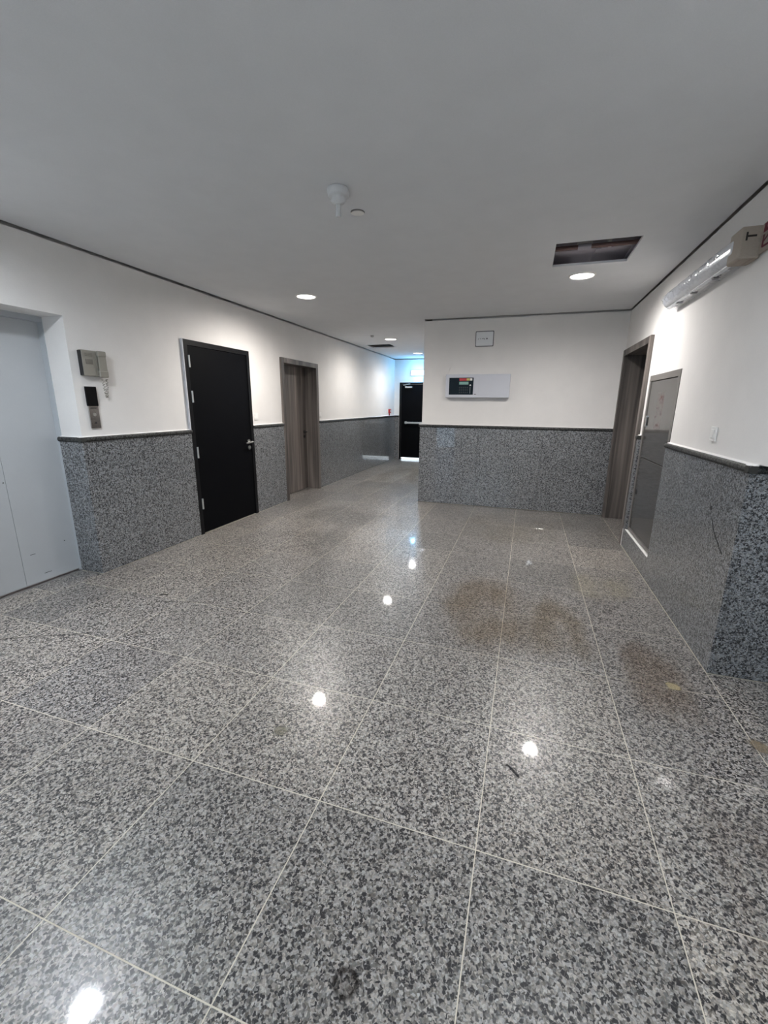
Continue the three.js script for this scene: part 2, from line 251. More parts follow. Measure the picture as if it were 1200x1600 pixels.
for (let i = 0; i + 1 < zs.length; i++) for (let j = 0; j + 1 < xs.length; j++) {
  let z0 = Math.min(zs[i], RZ), z1 = Math.max(zs[i + 1], ZE), x0 = xs[j], x1 = xs[j + 1]; if (z0 <= z1) continue;
  const zb = ZB + GT;
  if (z1 >= zb) { tile(x0, x1, z0, z1); continue; }
  if (z0 > zb) { if (x0 >= XP - GT) tile(x0, x1, z0, zb); else if (x1 <= XP - GT) tile(x0, x1, z0, z1); else { tile(x0, XP - GT, z0, z1); tile(XP - GT, x1, z0, zb); } continue; }
  if (x0 < XP - GT) tile(x0, Math.min(x1, XP - GT), z0, z1);
}
// thresholds: lift niches and door recesses
for (const [a, b, c, d] of [[XL - 0.24, XL + GT, -1.74, -2.22], [XL - 0.24, XL + GT, -2.22, -2.665 + GT], [XR - GT, XR + 0.3, -1.74, -2.1], [XR - GT, XR + 0.3, -2.1, -2.69 + GT], [XL - 0.29, XL + GT, -5.9, -6.96], [XR - GT, XR + 0.33, -5.24, -6.44]]) tile(a, b, c, d);

// dirt on the floor: brown builder's dirt, pale grout smears, ring mark, scuffs
function stain(x0, x1, z0, z1, w, h, fn) {
  const t = tex(w, h, fn, true); t.wrapS = t.wrapT = THREE.ClampToEdgeWrapping;
  const q = new Q(), y = 0.0004; q.quad(V(x0, y, z0), V(x1, y, z0), V(x1, y, z1), V(x0, y, z1), [0, 0], [1, 0], [1, 1], [0, 1]);
  return mesh('dirt_stain', q.geo(), std({ name: 'dirt', map: t, transparent: true, roughness: 0.95 }), floor);
}
const disc = (u, v) => sst(0.5, 0.25, Math.hypot(u - 0.5, v - 0.5) + 0.25 * (vnoise(u * 6, v * 6, 77, 64) - 0.5));
const edge = (u, v) => { const w = 0.16 * (fbm(u, v, 5, 79, 3) - 0.5); return sst(0.02, 0.36, u + w) * sst(0.02, 0.36, 1 - u + w) * sst(0.02, 0.36, v + w) * sst(0.02, 0.36, 1 - v + w) * sst(0, 0.05, u) * sst(0, 0.05, 1 - u) * sst(0, 0.05, v) * sst(0, 0.05, 1 - v); };
const brown = (seed, lo, hi, amt, col, mask = edge) => (u, v, x, y) => {
  const a = fbm(u, v, 4, seed, 5) * 0.75 + edge(u, v) * 0.36, g = hash(x, y, seed + 9), g2 = fbm(u, v, 90, seed + 3, 2);
  const k = sst(lo, hi, a) * mask(u, v) * (0.35 + 0.9 * g2) * (0.6 + 0.6 * g) * amt; return [...col, Math.min(255, k * 255)];
};
stain(-0.75, 0.55, -2.2, -3.95, 768, 1024, brown(301, 0.38, 0.8, 0.5, [116, 95, 62]));
stain(0.05, 0.62, -2.35, -3.6, 512, 768, brown(331, 0.42, 0.8, 0.42, [122, 102, 66]));
stain(0.55, 1.1, -1.9, -3.1, 512, 768, brown(361, 0.42, 0.85, 0.4, [108, 86, 62]));
stain(0.35, 1.1, -3.2, -4.3, 512, 768, brown(391, 0.5, 0.8, 0.42, [166, 158, 138]));
stain(0.6, 1.1, -0.8, -1.9, 512, 768, brown(421, 0.5, 0.85, 0.34, [92, 74, 64]));
stain(-1.2, 1.1, -4.3, -6.5, 768, 768, brown(451, 0.46, 0.8, 0.34, [128, 122, 108]));
stain(-3.4, -1.3, -3.0, -6.4, 768, 1024, brown(481, 0.52, 0.8, 0.34, [92, 92, 90]));
stain(-3.4, -1.6, -6.4, -11.5, 512, 1024, brown(511, 0.48, 0.8, 0.36, [124, 120, 108]));
stain(0.84, 0.94, -2.41, -2.51, 96, 96, brown(541, 0.4, 0.6, 0.9, [182, 168, 134], disc));
stain(1.08, 1.2, -2.02, -2.15, 96, 96, brown(551, 0.4, 0.6, 0.9, [140, 126, 106], disc));
stain(-1.04, -0.93, -1.43, -1.52, 96, 96, brown(561, 0.42, 0.6, 0.8, [136, 130, 112], disc));
stain(-0.38, -0.29, -0.69, -0.78, 128, 128, (u, v, x, y) => { const d = Math.hypot(u - 0.5, v - 0.5) * 2, n = fbm(u, v, 12, 571, 3); const k = (0.9 * sst(0.42, 0.6, d) * sst(0.88, 0.66, d) + 0.3 * sst(0.6, 0.4, d)) * (0.15 + 1.3 * n); return [42, 36, 32, Math.min(255, 255 * k)]; });
const streak = (seed, col, al) => (u, v, x, y) => { const c = Math.abs(v - 0.5 - 0.1 * Math.sin(u * 5)), k = sst(0.3, 0.12, c) * sst(0, 0.1, u) * sst(0, 0.1, 1 - u) * (0.5 + 0.7 * fbm(u, v, 16, seed, 3)); return [...col, Math.min(255, al * 255 * k)]; };
function scuff(x, z, L, w, ang, seed, al = 0.95) { const s = stain(-L / 2, L / 2, w / 2, -w / 2, 128, 48, streak(seed, [40, 40, 46], al)); s.position.set(x, 0, z); s.rotation.y = ang; s.name = numbered('scuff_mark'); }
scuff(0.066, -1.592, 0.085, 0.03, -0.7, 601); scuff(0.525, -1.866, 0.05, 0.03, -0.3, 611);
scuff(-2.66, -2.475, 0.07, 0.035, 0.4, 621); scuff(-2.42, -2.42, 0.5, 0.04, 0.3, 631, 0.3); scuff(-2.9, -1.72, 0.65, 0.05, 0.5, 641, 0.4);

// ---------------------------------------------------------------- ceiling with two open hatches and a shadow gap all round
const HA = [0.1, 0.69, -4.48, -3.89], HB = [-3.33, -2.8, -9.4, -8.9], GAP = 0.007;
{
  const s = new THREE.Shape(), P = [[XL + GAP, RZ], [XR - GAP, RZ], [XR - GAP, ZB + GAP], [XP - GAP, ZB + GAP], [XP - GAP, ZE + GAP], [XL + GAP, ZE + GAP]];
  P.forEach(([x, z], i) => i ? s.lineTo(x, -z) : s.moveTo(x, -z));
  for (const [a, b, c, d] of [HA, HB]) { const h = new THREE.Path(); h.moveTo(a, -c); h.lineTo(b, -c); h.lineTo(b, -d); h.lineTo(a, -d); h.closePath(); s.holes.push(h); }
  const g = new THREE.ExtrudeGeometry(s, { depth: 0.018, bevelEnabled: false }); g.rotateX(-Math.PI / 2); g.translate(0, H, 0);
  tag(mesh('ceiling', boxUV(g), ceilPaint), 'plain white painted ceiling with a thin dark gap along the walls', 'ceiling', ST);
}
// what shows above the hatch: duct, pipes, rods
const galv = std({ name: 'galvanised', color: rgb(0.5, 0.47, 0.52), metalness: 0.2, roughness: 0.5 }), redPipe = std({ name: 'brown pipe', color: rgb(0.2, 0.12, 0.11), roughness: 0.6 });
{ const d = group('ventilation_duct', 'grey sheet duct above the open ceiling hatch', 'duct', [0.4, 2.79, -4.36]);
  mesh('duct_body', box(-1.1, 0.7, 0, 0.3, -0.42, -0.02), galv, d); for (const x of [-0.32, 0.05, 0.32]) mesh('flange', box(x - 0.02, x + 0.02, -0.012, 0.312, -0.432, -0.008), galv, d);
  mesh('label', rbox(-0.12, 0.0, 0.02, 0.055, -0.021, -0.016, 0.001), whitePlastic, d); mesh('bracket', rbox(0.12, 0.145, 0.0, 0.08, -0.021, -0.01, 0.001), whitePlastic, d);
  for (const x of [-0.2, 0.2]) mesh('hanger_rod', cyl(V(x, 0.3, -0.22), V(x, TOP - 2.79, -0.22), 0.006, 8), chrome, d); }
{ const p = group('water_pipe', 'brown pipe crossing above the open ceiling hatch', 'pipe', [0.4, 2.775, -4.26]); mesh('pipe', cyl(V(-1.2, 0, 0), V(0.7, 0, 0), 0.016, 16), redPipe, p); mesh('coupling', cyl(V(-0.12, 0, 0), V(-0.02, 0, 0), 0.024, 16), galv, p); mesh('hanger_rod', cyl(V(0.1, 0.015, 0), V(0.1, TOP - 2.775, 0), 0.006, 8), chrome, p); }

// ---------------------------------------------------------------- downlights
const lens = (c) => std({ name: 'downlight lens', color: rgb(0.9, 0.9, 0.9), roughness: 0.5, emissive: rgb(...c), emissiveIntensity: 7 });
const ringG = new THREE.LatheGeometry([[0.102, -0.002], [0.104, -0.009], [0.109, -0.012], [0.118, -0.009], [0.122, 0]].map(([r, y]) => new THREE.Vector2(r, y)), 48), lensG = new THREE.LatheGeometry([[0, -0.0065], [0.06, -0.0062], [0.096, -0.005], [0.1025, -0.002]].map(([r, y]) => new THREE.Vector2(r, y)), 48);
for (const [x, z, c, I, label] of LAMPS) {
  const t = group('downlight', label, 'ceiling light', [x, H, z]);
  mesh('trim_ring', ringG, whitePlastic, t); const l = mesh('lens', lensG, lens(c), t); l.castShadow = false;
  const s = new THREE.SpotLight(rgb(...c), I, 0, 1.55, 0.75, 2); s.position.set(0, -0.02, 0); s.target.position.set(0, -1, 0); s.castShadow = true; s.shadow.radius = 3.7; s.shadow.mapSize.set(1024, 1024); s.name = 'downlight_source'; t.add(s, s.target);
}

// ---------------------------------------------------------------- door_1: black steel door, left wall
{
  const d = group('door_1', 'wide black steel door with four hinges in the left wall', 'door', [0, 0, 0], ST), f = XL + GT + 0.002, [b, a] = [D1[0], D1[1]], top = 2.155;
  const fr = 0.055;
  mesh('door_frame', [box(f - 0.1, f, 0, top, a - fr, a), box(f - 0.1, f, 0, top, b, b + fr), box(f - 0.1, f, top - fr, top, b + fr, a - fr)], blackFrame, d);
  mesh('frame_edge', box(XL - 0.001, f - 0.001, CAP1, top + 0.002, a, a + 0.0105), primer, d).userData.label = 'pale unpainted edge of the frame';
  mesh('frame_edge', box(XL - 0.001, f - 0.004, 0, top, b - 0.006, b), paint, d);
  const leaf = mesh('door_leaf', rbox(f - 0.065, f - 0.007, 0.012, top - fr - 0.004, b + fr + 0.004, a - fr - 0.004, 0.002), blackM, d);
  for (const y of [1.935, 1.565, 0.955, 0.36]) mesh('hinge', cyl(V(f + 0.003, y - 0.062, a - fr - 0.006), V(f + 0.003, y + 0.062, a - fr - 0.006), 0.0105, 14), hingeM, d);
  const hz = b + 0.135, hy = 1.0, h = mesh('door_handle', [cyl(V(f - 0.006, hy + 0.01, hz - 0.015), V(f + 0.004, hy + 0.01, hz - 0.015), 0.026, 24), cyl(V(f, hy + 0.005, hz - 0.02), V(f + 0.05, hy + 0.005, hz - 0.02), 0.0095, 14), tube([V(f + 0.05, hy + 0.004, hz - 0.035), V(f + 0.053, hy, hz + 0.02), V(f + 0.052, hy - 0.006, hz + 0.115)], 0.0098, 10, 16)], chrome, d);
  mesh('lock_plate', [cyl(V(f - 0.006, 0.925, hz - 0.02), V(f + 0.003, 0.925, hz - 0.02), 0.027, 24), cyl(V(f, 0.928, hz - 0.02), V(f + 0.009, 0.928, hz - 0.02), 0.0085, 12)], chrome, d);
  mesh('room_back', box(XL - 0.3, XL - 0.14, 0, top, b, a), concrete, d);
}
// ---------------------------------------------------------------- door_2 and door_3: grey wood doors deep in wood frames
function woodDoor(name, label, face, dir, z0, z1, top, depth, far) {     // dir: +1 room lies towards +x; z0 < z1
  const d = group(name, label, 'door', [0, 0, 0], ST), fw = 0.072, lip = GT + 0.008, x0 = face + dir * lip, xb = face - dir * depth, m = (q) => q;
  const bx = (xa, xb2, y0, y1, za, zb, o) => rbox(Math.min(xa, xb2), Math.max(xa, xb2), y0, y1, za, zb, 0.002, 1, 1, o);
  const sides = [[z0, z0 + fw], [z1 - fw, z1]];
  for (const [i, [a, b]] of sides.entries()) mesh('architrave', bx(x0, face - dir * 0.004, 0, top, a, b, [i * 0.37, 0.2]), wood, d);
  mesh('architrave', bx(x0, face - dir * 0.004, top - fw, top, z0 + fw, z1 - fw, [0.1, 0.7]), wood, d).rotation.set(0, 0, 0);
  mesh('jamb_lining', bx(face + dir * (lip - 0.006), xb, 0.0, top - fw + 0.012, z0 + 0.03, z0 + fw - 0.008, [0.05, 0.1]), wood, d);
  mesh('jamb_lining', bx(face + dir * (lip - 0.006), xb, 0.0, top - fw + 0.012, z1 - fw + 0.008, z1 - 0.03, [0.45, 0.3]), wood, d);
  mesh('jamb_lining', bx(face + dir * (lip - 0.006), xb, top - fw + 0.008, top - 0.03, z0 + fw - 0.008, z1 - fw + 0.008, [0.3, 0.6]), wood, d);
  const leaf = mesh('door_leaf', bx(xb, xb + dir * 0.045, 0.008, top - fw + 0.006, z0 + fw - 0.006, z1 - fw + 0.006, [0.62, 0.13]), wood, d);
  const hz = z0 + fw + 0.075, hx = xb + dir * 0.045;
  mesh('door_handle', [cyl(V(hx, 1.02, hz), V(hx + dir * 0.008, 1.02, hz), 0.025, 18), cyl(V(hx, 1.02, hz), V(hx + dir * 0.05, 1.02, hz), 0.009, 10), tube([V(hx + dir * 0.05, 1.02, hz - 0.01), V(hx + dir * 0.052, 1.018, hz + 0.11)], 0.009, 8, 6), cyl(V(hx, 0.94, hz), V(hx + dir * 0.008, 0.94, hz), 0.025, 18)], dark, d);
  return d;
}
woodDoor('door_2', 'grey brown wooden door deep in its frame, on the left wall', XL, 1, D2[0], D2[1], 2.165, 0.245);
woodDoor('door_3', 'grey brown wooden door deep in its frame, on the right wall', XR, -1, D3[0], D3[1], 2.2, 0.32);

// ---------------------------------------------------------------- door_4: end of the passage, daylight under it
{
  const d = group('door_4', 'narrow black exit door with a steel push bar at the passage end', 'door', [0, 0, 0], ST), [a, b] = DE, top = 2.09;
  mesh('door_frame', [box(a, a + 0.05, 0, top, ZE - 0.1, ZE + 0.012), box(b - 0.05, b, 0, top, ZE - 0.1, ZE + 0.012), box(a + 0.05, b - 0.05, top - 0.05, top, ZE - 0.1, ZE + 0.012)], blackFrame, d);
  mesh('door_leaf', rbox(a + 0.053, b - 0.053, 0.056, top - 0.053, ZE - 0.06, ZE - 0.012, 0.002), blackM, d);
  mesh('push_bar', [rbox(a + 0.17, b - 0.09, 0.995, 1.045, ZE + 0.045, ZE + 0.075, 0.006), rbox(a + 0.17, a + 0.22, 0.985, 1.055, ZE - 0.012, ZE + 0.05, 0.006), rbox(b - 0.14, b - 0.09, 0.985, 1.055, ZE - 0.012, ZE + 0.05, 0.006)], chrome, d);
  mesh('door_closer', [rbox(a + 0.16, a + 0.36, 1.945, 1.985, ZE - 0.012, ZE + 0.045, 0.005), tube([V(a + 0.2, 1.985, ZE + 0.02), V(a + 0.12, 2.02, ZE + 0.1), V(a + 0.3, 2.05, ZE + 0.02)], 0.006, 6, 20)], chrome, d);
}
// ---------------------------------------------------------------- lift doors in their niches
function liftDoor(name, label, xd, dir, zn, zf) {                        // zn near edge (greater z), zf far edge
  const d = group(name, label, 'lift door', [0, 0, 0], ST), mid = (zn + zf) / 2, top = 2.118, xj = xd + dir * 0.056;
  mesh('door_panel', box(xd - dir * 0.03, xd, 0.012, top + 0.03, zf, mid - 0.0015, 1, [0.2, 0.1]), liftPaint, d);
  mesh('door_panel', box(xd - dir * 0.03, xd, 0.012, top + 0.03, mid + 0.0015, zn, 1, [0.6, 0.3]), liftPaint, d);
  mesh('lift_jamb', box(xd - dir * 0.04, xj, 0, SOFFIT, zf - 0.03, zf + 0.003), liftJamb, d);
  mesh('lift_jamb', box(xd - dir * 0.04, xj, 0, SOFFIT, zn - 0.003, zn + 0.03), liftJamb, d);
  mesh('lift_header', box(xd + dir * 0.002, xj, top, SOFFIT, zf + 0.003, zn - 0.003), liftJamb, d);
  mesh('sill', box(xd - dir * 0.04, xj, -0.02, 0.001, zf, zn), steel, d);
  return d;
}
liftDoor('door_5', 'pale blue grey lift door in the niche at the left edge', -3.823, 1, -1.76, -2.662);
liftDoor('door_6', 'lift door in the niche at the right edge', 1.472, -1, -1.76, -2.688);
mesh('paint_chip', [rbox(-3.8232, -3.8222, 0.3, 0.306, -2.575, -2.565, 0.0004), rbox(-3.8232, -3.8222, 0.88, 0.888, -2.2, -2.19, 0.0004), rbox(-3.8232, -3.8222, 0.26, 0.264, -2.32, -2.28, 0.0004), rbox(-3.8232, -3.8222, 0.07, 0.074, -2.42, -2.36, 0.0004)], dark, scene.getObjectByName('door_5'));
// ---------------------------------------------------------------- glazed entrance behind the camera, and an unseen window added as fill light
WO.forEach(([a, b, lo, hi], i) => {
  const d = group('window_' + (i + 1), ['narrow glazed entrance door behind the camera', 'wide added window behind the camera, brightening the ceiling', 'wide added fill window behind the camera in the right corner'][i], 'window', [0, 0, 0], ST), z0 = RZ + 0.06, z1 = RZ + 0.13;
  mesh('window_frame', [box(a, a + 0.05, lo, hi, z0, z1), box(b - 0.05, b, lo, hi, z0, z1), box(a + 0.05, b - 0.05, hi - 0.05, hi, z0, z1), box(a + 0.05, b - 0.05, lo, lo + 0.06, z0, z1)], alu, d);
  mesh('pane', box(a + 0.05, b - 0.05, lo + 0.06, hi - 0.05, RZ + 0.09, RZ + 0.096), i ? paneGlass : doorGlass, d);
});

// ---------------------------------------------------------------- grey wall cabinet, right wall
{
  const [z0, z1] = CABZ, d = group('wall_cabinet', 'tall grey metal wall cabinet between the right door and the stone', 'cabinet', [XR - 0.011, 0.216, (z0 + z1) / 2]), w = (z1 - z0) / 2, h = 1.8 - 0.216, fx = 0.006;
  mesh('cabinet_frame', [rbox(fx, 0.12, h - 0.055, h, -w, w, 0.002), rbox(fx, 0.12, 0, h - 0.055, w - 0.055, w, 0.002), rbox(fx, 0.12, 0, h - 0.055, -w, -w + 0.055, 0.002), rbox(fx, 0.12, 0, 0.03, -w + 0.055, w - 0.055, 0.002)], cabFrame, d);
  mesh('cabinet_back', box(0.11, 0.13, 0, h, -w, w), dark, d);
  const u = mesh('upper_door', rbox(fx + 0.006, 0.04, 0.79, h - 0.06, -w + 0.06, w - 0.06, 0.003), cabSteel, d); mesh('lower_door', rbox(fx + 0.006, 0.04, 0.034, 0.784, -w + 0.06, w - 0.06, 0.003), cabSteel, d);
  mesh('latch', [rbox(fx - 0.004, fx + 0.014, 1.09, 1.2, -w + 0.075, -w + 0.105, 0.003)], steel, u);
  mesh('latch_recess', rbox(fx + 0.001, fx + 0.008, 1.105, 1.185, -w + 0.108, -w + 0.135, 0.002), dark, u);
  mesh('lock_hole', cyl(V(fx + 0.02, 0.43, -w + 0.12), V(fx + 0.003, 0.43, -w + 0.12), 0.028, 20), dark, d);
  const tx = tex(128, 256, (a, b, x, y) => { const k = sst(0.52, 0.7, fbm(a, b, 14, 701, 3)) * sst(0, 0.2, a) * sst(0, 0.2, 1 - a) * sst(0, 0.1, b) * sst(0, 0.1, 1 - b) * (Math.floor(b * 9) % 2 ? 1 : 0.35); return [128, 52, 48, 255 * Math.min(1, k * 0.5)]; }, true);
  const q = new Q(); q.quad(V(fx + 0.0052, 1.07, 0.11), V(fx + 0.0052, 1.07, -0.13), V(fx + 0.0052, 1.42, -0.13), V(fx + 0.0052, 1.42, 0.11), [0, 0], [1, 0], [1, 1], [0, 1]);
  mesh('red_stencil', q.geo(), std({ name: 'faded red stencil', map: tx, transparent: true, roughness: 0.6 }), u).userData.label = 'faded red stencil marks';
}

// ---------------------------------------------------------------- alarm panel and notice on the facing wall
const panelM = std({ name: 'pale grey enamel', color: rgb(0.60, 0.615, 0.67), roughness: 0.42 });
{
  const d = group('alarm_panel', 'wide pale grey fire alarm panel with a dark display, on the facing wall', 'alarm panel', [-0.722, 1.609, ZB + 0.0005]), w = 0.452, h = 0.322, D = 0.085;
  mesh('panel_body', rbox(-w, w, 0, h, 0, D, 0.006, 3), panelM, d);
  const sx0 = -0.4, sx1 = -0.052;
  const disp = mesh('display_window', rbox(sx0, sx1, 0.04, 0.276, D - 0.004, D + 0.003, 0.002), phys({ name: 'dark display', color: rgb(0.008, 0.015, 0.021), roughness: 0.35, specularIntensity: 0.3 }), d);
  const cx = (p) => sx0 + p * (sx1 - sx0), cy = (p) => 0.04 + p * 0.236, z = D + 0.003;
  mesh('red_label', box(cx(0.42), cx(0.72), cy(0.82), cy(0.96), z, z + 0.0015), std({ color: rgb(0.55, 0.05, 0.06), roughness: 0.5 }), disp); mesh('yellow_label', box(cx(0.72), cx(0.85), cy(0.83), cy(0.96), z, z + 0.0015), std({ color: rgb(0.6, 0.48, 0.16), roughness: 0.5 }), disp); mesh('white_label', box(cx(0.86), cx(0.95), cy(0.83), cy(0.96), z, z + 0.0015), whitePlastic, disp);
  mesh('green_screen', box(cx(0.42), cx(0.8), cy(0.6), cy(0.76), z, z + 0.0015), std({ color: rgb(0.16, 0.27, 0.24), roughness: 0.3, emissive: rgb(0.03, 0.06, 0.05), emissiveIntensity: 1 }), disp);
  mesh('round_button', cyl(V(cx(0.88), cy(0.56), z), V(cx(0.88), cy(0.56), z + 0.006), 0.011, 16), whitePlastic, disp); mesh('key_strip', box(cx(0.86), cx(0.89), cy(0.08), cy(0.45), z, z + 0.002), std({ color: rgb(0.16, 0.18, 0.2), roughness: 0.5 }), disp);
  mesh('key_pad', [0, 1, 2, 3, 4].flatMap((i) => [0, 1, 2].map((j) => box(cx(0.42 + i * 0.08), cx(0.47 + i * 0.08), cy(0.1 + j * 0.14), cy(0.18 + j * 0.14), z, z + 0.002))), std({ color: rgb(0.018, 0.025, 0.032), roughness: 0.5 }), disp);
  mesh('door_panel', rbox(0.03, w - 0.022, 0.03, h - 0.03, D - 0.004, D + 0.003, 0.002), panelM, d); mesh('door_panel', rbox(-0.02, 0.026, 0.03, h - 0.03, D - 0.004, D + 0.002, 0.002), panelM, d);
  mesh('latch', rbox(-0.036, -0.008, 0.042, 0.05, D, D + 0.006, 0.001), dark, d);
  const c = tube([V(-0.42, h, 0.006), V(-0.425, h + 0.06, 0.005), V(-0.4, h + 0.11, 0.004)], 0.003, 6, 12); mesh('cable', c, whitePlastic, d);
}
{
  const d = group('notice_sign', 'small framed white notice high on the facing wall', 'sign', [-0.664, 2.41, ZB + 0.0005]), w = 0.122, h = 0.098;
  const rr = (a, b, r) => { const s = new THREE.Shape(); s.moveTo(-a + r, -b); s.lineTo(a - r, -b); s.absarc(a - r, -b + r, r, -Math.PI / 2, 0); s.lineTo(a, b - r); s.absarc(a - r, b - r, r, 0, Math.PI / 2); s.lineTo(-a + r, b); s.absarc(-a + r, b - r, r, Math.PI / 2, Math.PI); s.lineTo(-a, -b + r); s.absarc(-a + r, -b + r, r, Math.PI, 1.5 * Math.PI); return s; };
  const sh = rr(w + 0.004, h + 0.004, 0.012); sh.holes.push(rr(w - 0.004, h - 0.004, 0.014));
  mesh('sign_frame', new THREE.ExtrudeGeometry(sh, { depth: 0.012, bevelEnabled: true, bevelSize: 0.001, bevelThickness: 0.001, bevelSegments: 1, curveSegments: 8 }), std({ color: rgb(0.2, 0.205, 0.215), roughness: 0.5 }), d);
  const c = document.createElement('canvas'); c.width = 512; c.height = 400; const x = c.getContext('2d'); x.fillStyle = '#e4e6e8'; x.fillRect(0, 0, 512, 400); x.strokeStyle = '#4a4c52'; x.lineCap = 'round'; x.lineWidth = 11;
  // illegible handwriting: two small hooks, a scrawl and a blot
  x.globalAlpha = 0.55; x.beginPath(); x.moveTo(70, 215); x.quadraticCurveTo(74, 180, 92, 192); x.stroke(); x.beginPath(); x.moveTo(120, 188); x.quadraticCurveTo(138, 178, 140, 208); x.stroke();
  x.globalAlpha = 0.85; x.beginPath(); x.moveTo(180, 200); x.quadraticCurveTo(200, 178, 214, 200); x.quadraticCurveTo(232, 176, 246, 200); x.quadraticCurveTo(262, 190, 258, 222); x.stroke();
  x.fillStyle = '#45474c'; x.fillRect(306, 178, 38, 36);
  const t = new THREE.CanvasTexture(c); t.colorSpace = THREE.SRGBColorSpace; t.flipY = true;
  const pl = new THREE.PlaneGeometry((w - 0.002) * 2, (h - 0.002) * 2); pl.translate(0, 0, 0.006);
  mesh('notice_sheet', pl, std({ map: t, roughness: 0.5 }), d); mesh('backing', box(-w, w, -h, h, 0, 0.004), whitePlastic, d);
}

// ---------------------------------------------------------------- intercom phone and lift call panel, left wall
{
  const d = group('wall_phone', 'beige intercom phone with a handset, on the left wall', 'phone', [XL + 0.0005, 1.71, -2.852]);
  mesh('phone_body', rbox(0, 0.042, 0.0, 0.205, -0.1, 0.112, 0.006, 3), beige, d); mesh('body_side', rbox(0.0, 0.038, 0.004, 0.2, 0.11, 0.116, 0.002), dark, d);
  mesh('speaker_grille', [0, 1, 2, 3].map((i) => box(0.042, 0.0435, 0.158 + i * 0.007, 0.161 + i * 0.007, 0.02, 0.085)), beigeDark, d);
  mesh('name_plate', rbox(0.041, 0.045, 0.095, 0.135, 0.022, 0.085, 0.002), beigeDark, d);
  const h = mesh('handset', [rbox(0.045, 0.066, -0.006, 0.05, -0.094, -0.012, 0.009, 4), rbox(0.045, 0.066, 0.16, 0.207, -0.094, -0.012, 0.009, 4), rbox(0.048, 0.062, 0.03, 0.18, -0.088, -0.02, 0.006, 4)], beige, d);
  mesh('cradle', rbox(0.04, 0.05, 0.01, 0.195, -0.1, -0.008, 0.004), beigeDark, d);
  const pts = []; for (let i = 0; i <= 260; i++) { const t = i / 260, a = t * 2 * Math.PI * 22, y = -0.02 - 0.15 * Math.sin(Math.PI * Math.min(1, t * 1.05)) , zc = -0.06 - 0.04 * t; pts.push(V(0.025 + 0.008 * Math.cos(a), y + 0.003 * Math.sin(a * 0.5), zc + 0.008 * Math.sin(a))); }
  mesh('coiled_cord', new THREE.TubeGeometry(new THREE.CatmullRomCurve3(pts), 700, 0.0022, 5), beige, d);
}
{
  const d = group('lift_call_panel', 'narrow steel lift call panel with a black display below the wall phone', 'call panel', [XL + 0.0005, 1.281, -2.8]);
  mesh('steel_plate', rbox(0, 0.012, 0, 0.186, -0.045, 0.045, 0.002), steel, d);
  mesh('display_window', rbox(0, 0.016, 0.186, 0.345, -0.047, 0.05, 0.002), phys({ color: rgb(0.003, 0.003, 0.004), roughness: 0.4, specularIntensity: 0.25 }), d);
  mesh('call_button', [cyl(V(0.011, 0.115, 0), V(0.016, 0.115, 0), 0.014, 20)], chrome, d); mesh('key_switch', cyl(V(0.011, 0.045, 0), V(0.015, 0.045, 0), 0.008, 16), dark, d); mesh('slot', box(0.011, 0.0135, 0.165, 0.172, -0.028, 0.03), dark, d);
}
// ---------------------------------------------------------------- switches, call point
function switchPlate(name, label, cat, x, dir, y, z, w, h, m = whitePlastic, rocker = whitePlastic) {
  const d = group(name, label, cat, [x, y, z]);
  mesh('plate', rbox(Math.min(0, dir * 0.009), Math.max(0, dir * 0.009), -h / 2, h / 2, -w / 2, w / 2, 0.003, 2), m, d); mesh('rocker', rbox(Math.min(dir * 0.007, dir * 0.013), Math.max(dir * 0.007, dir * 0.013), -h * 0.3, h * 0.3, -w * 0.24, w * 0.24, 0.002, 2), rocker, d); return d;
}
switchPlate('light_switch', 'white light switch right of the black hinged door', 'switch', XL + 0.0005, 1, 1.325, -5.16, 0.085, 0.088);
switchPlate('light_switch', 'white light switch just past the left wooden door', 'switch', XL + 0.0005, 1, 1.315, -7.115, 0.085, 0.088);
switchPlate('light_switch', 'white light switch alone on the right wall above the stone', 'switch', XR - 0.0005, -1, 1.338, -3.275, 0.085, 0.088);
switchPlate('light_switch', 'white light switch beside the red call point', 'switch', XL + 0.0005, 1, 1.3, -10.88, 0.09, 0.09);
{
  const red = std({ name: 'red plastic', color: rgb(0.42, 0.02, 0.025), roughness: 0.4 }), d = group('call_point', 'small red fire alarm call point near the passage end', 'call point', [XL + 0.0005, 1.335, -11.22]);
  mesh('box', rbox(0, 0.05, -0.05, 0.055, -0.055, 0.055, 0.006, 2), red, d); mesh('glass_plate', rbox(0.048, 0.053, -0.025, 0.03, -0.03, 0.03, 0.001), whitePlastic, d); mesh('conduit', rbox(0.005, 0.03, -0.118, -0.05, -0.012, 0.014, 0.003), red, d);
}
// ---------------------------------------------------------------- lit exit box on the end wall
{
  const c = [0.62, 0.86, 1.0], d = group('emergency_light', 'glowing white sign box on the end wall above the black exit door', 'emergency light', [-2.862, 2.328, ZE + 0.0005]);
  mesh('housing', rbox(-0.2, 0.2, -0.072, 0.072, 0, 0.04, 0.004), whitePlastic, d);
  const l = mesh('light_face', rbox(-0.194, 0.194, -0.066, 0.066, 0.038, 0.06, 0.006, 2), std({ name: 'sign light', color: rgb(0.9, 0.9, 0.9), emissive: rgb(...c), emissiveIntensity: 2.2, roughness: 0.4 }), d); l.castShadow = false;
  const p = new THREE.PointLight(rgb(0.14, 0.54, 1.0), 0.9, 0, 2); p.position.set(0, 0.0, 0.2); p.shadow.radius = 3; p.castShadow = true; p.name = 'sign_source'; d.add(p);
}
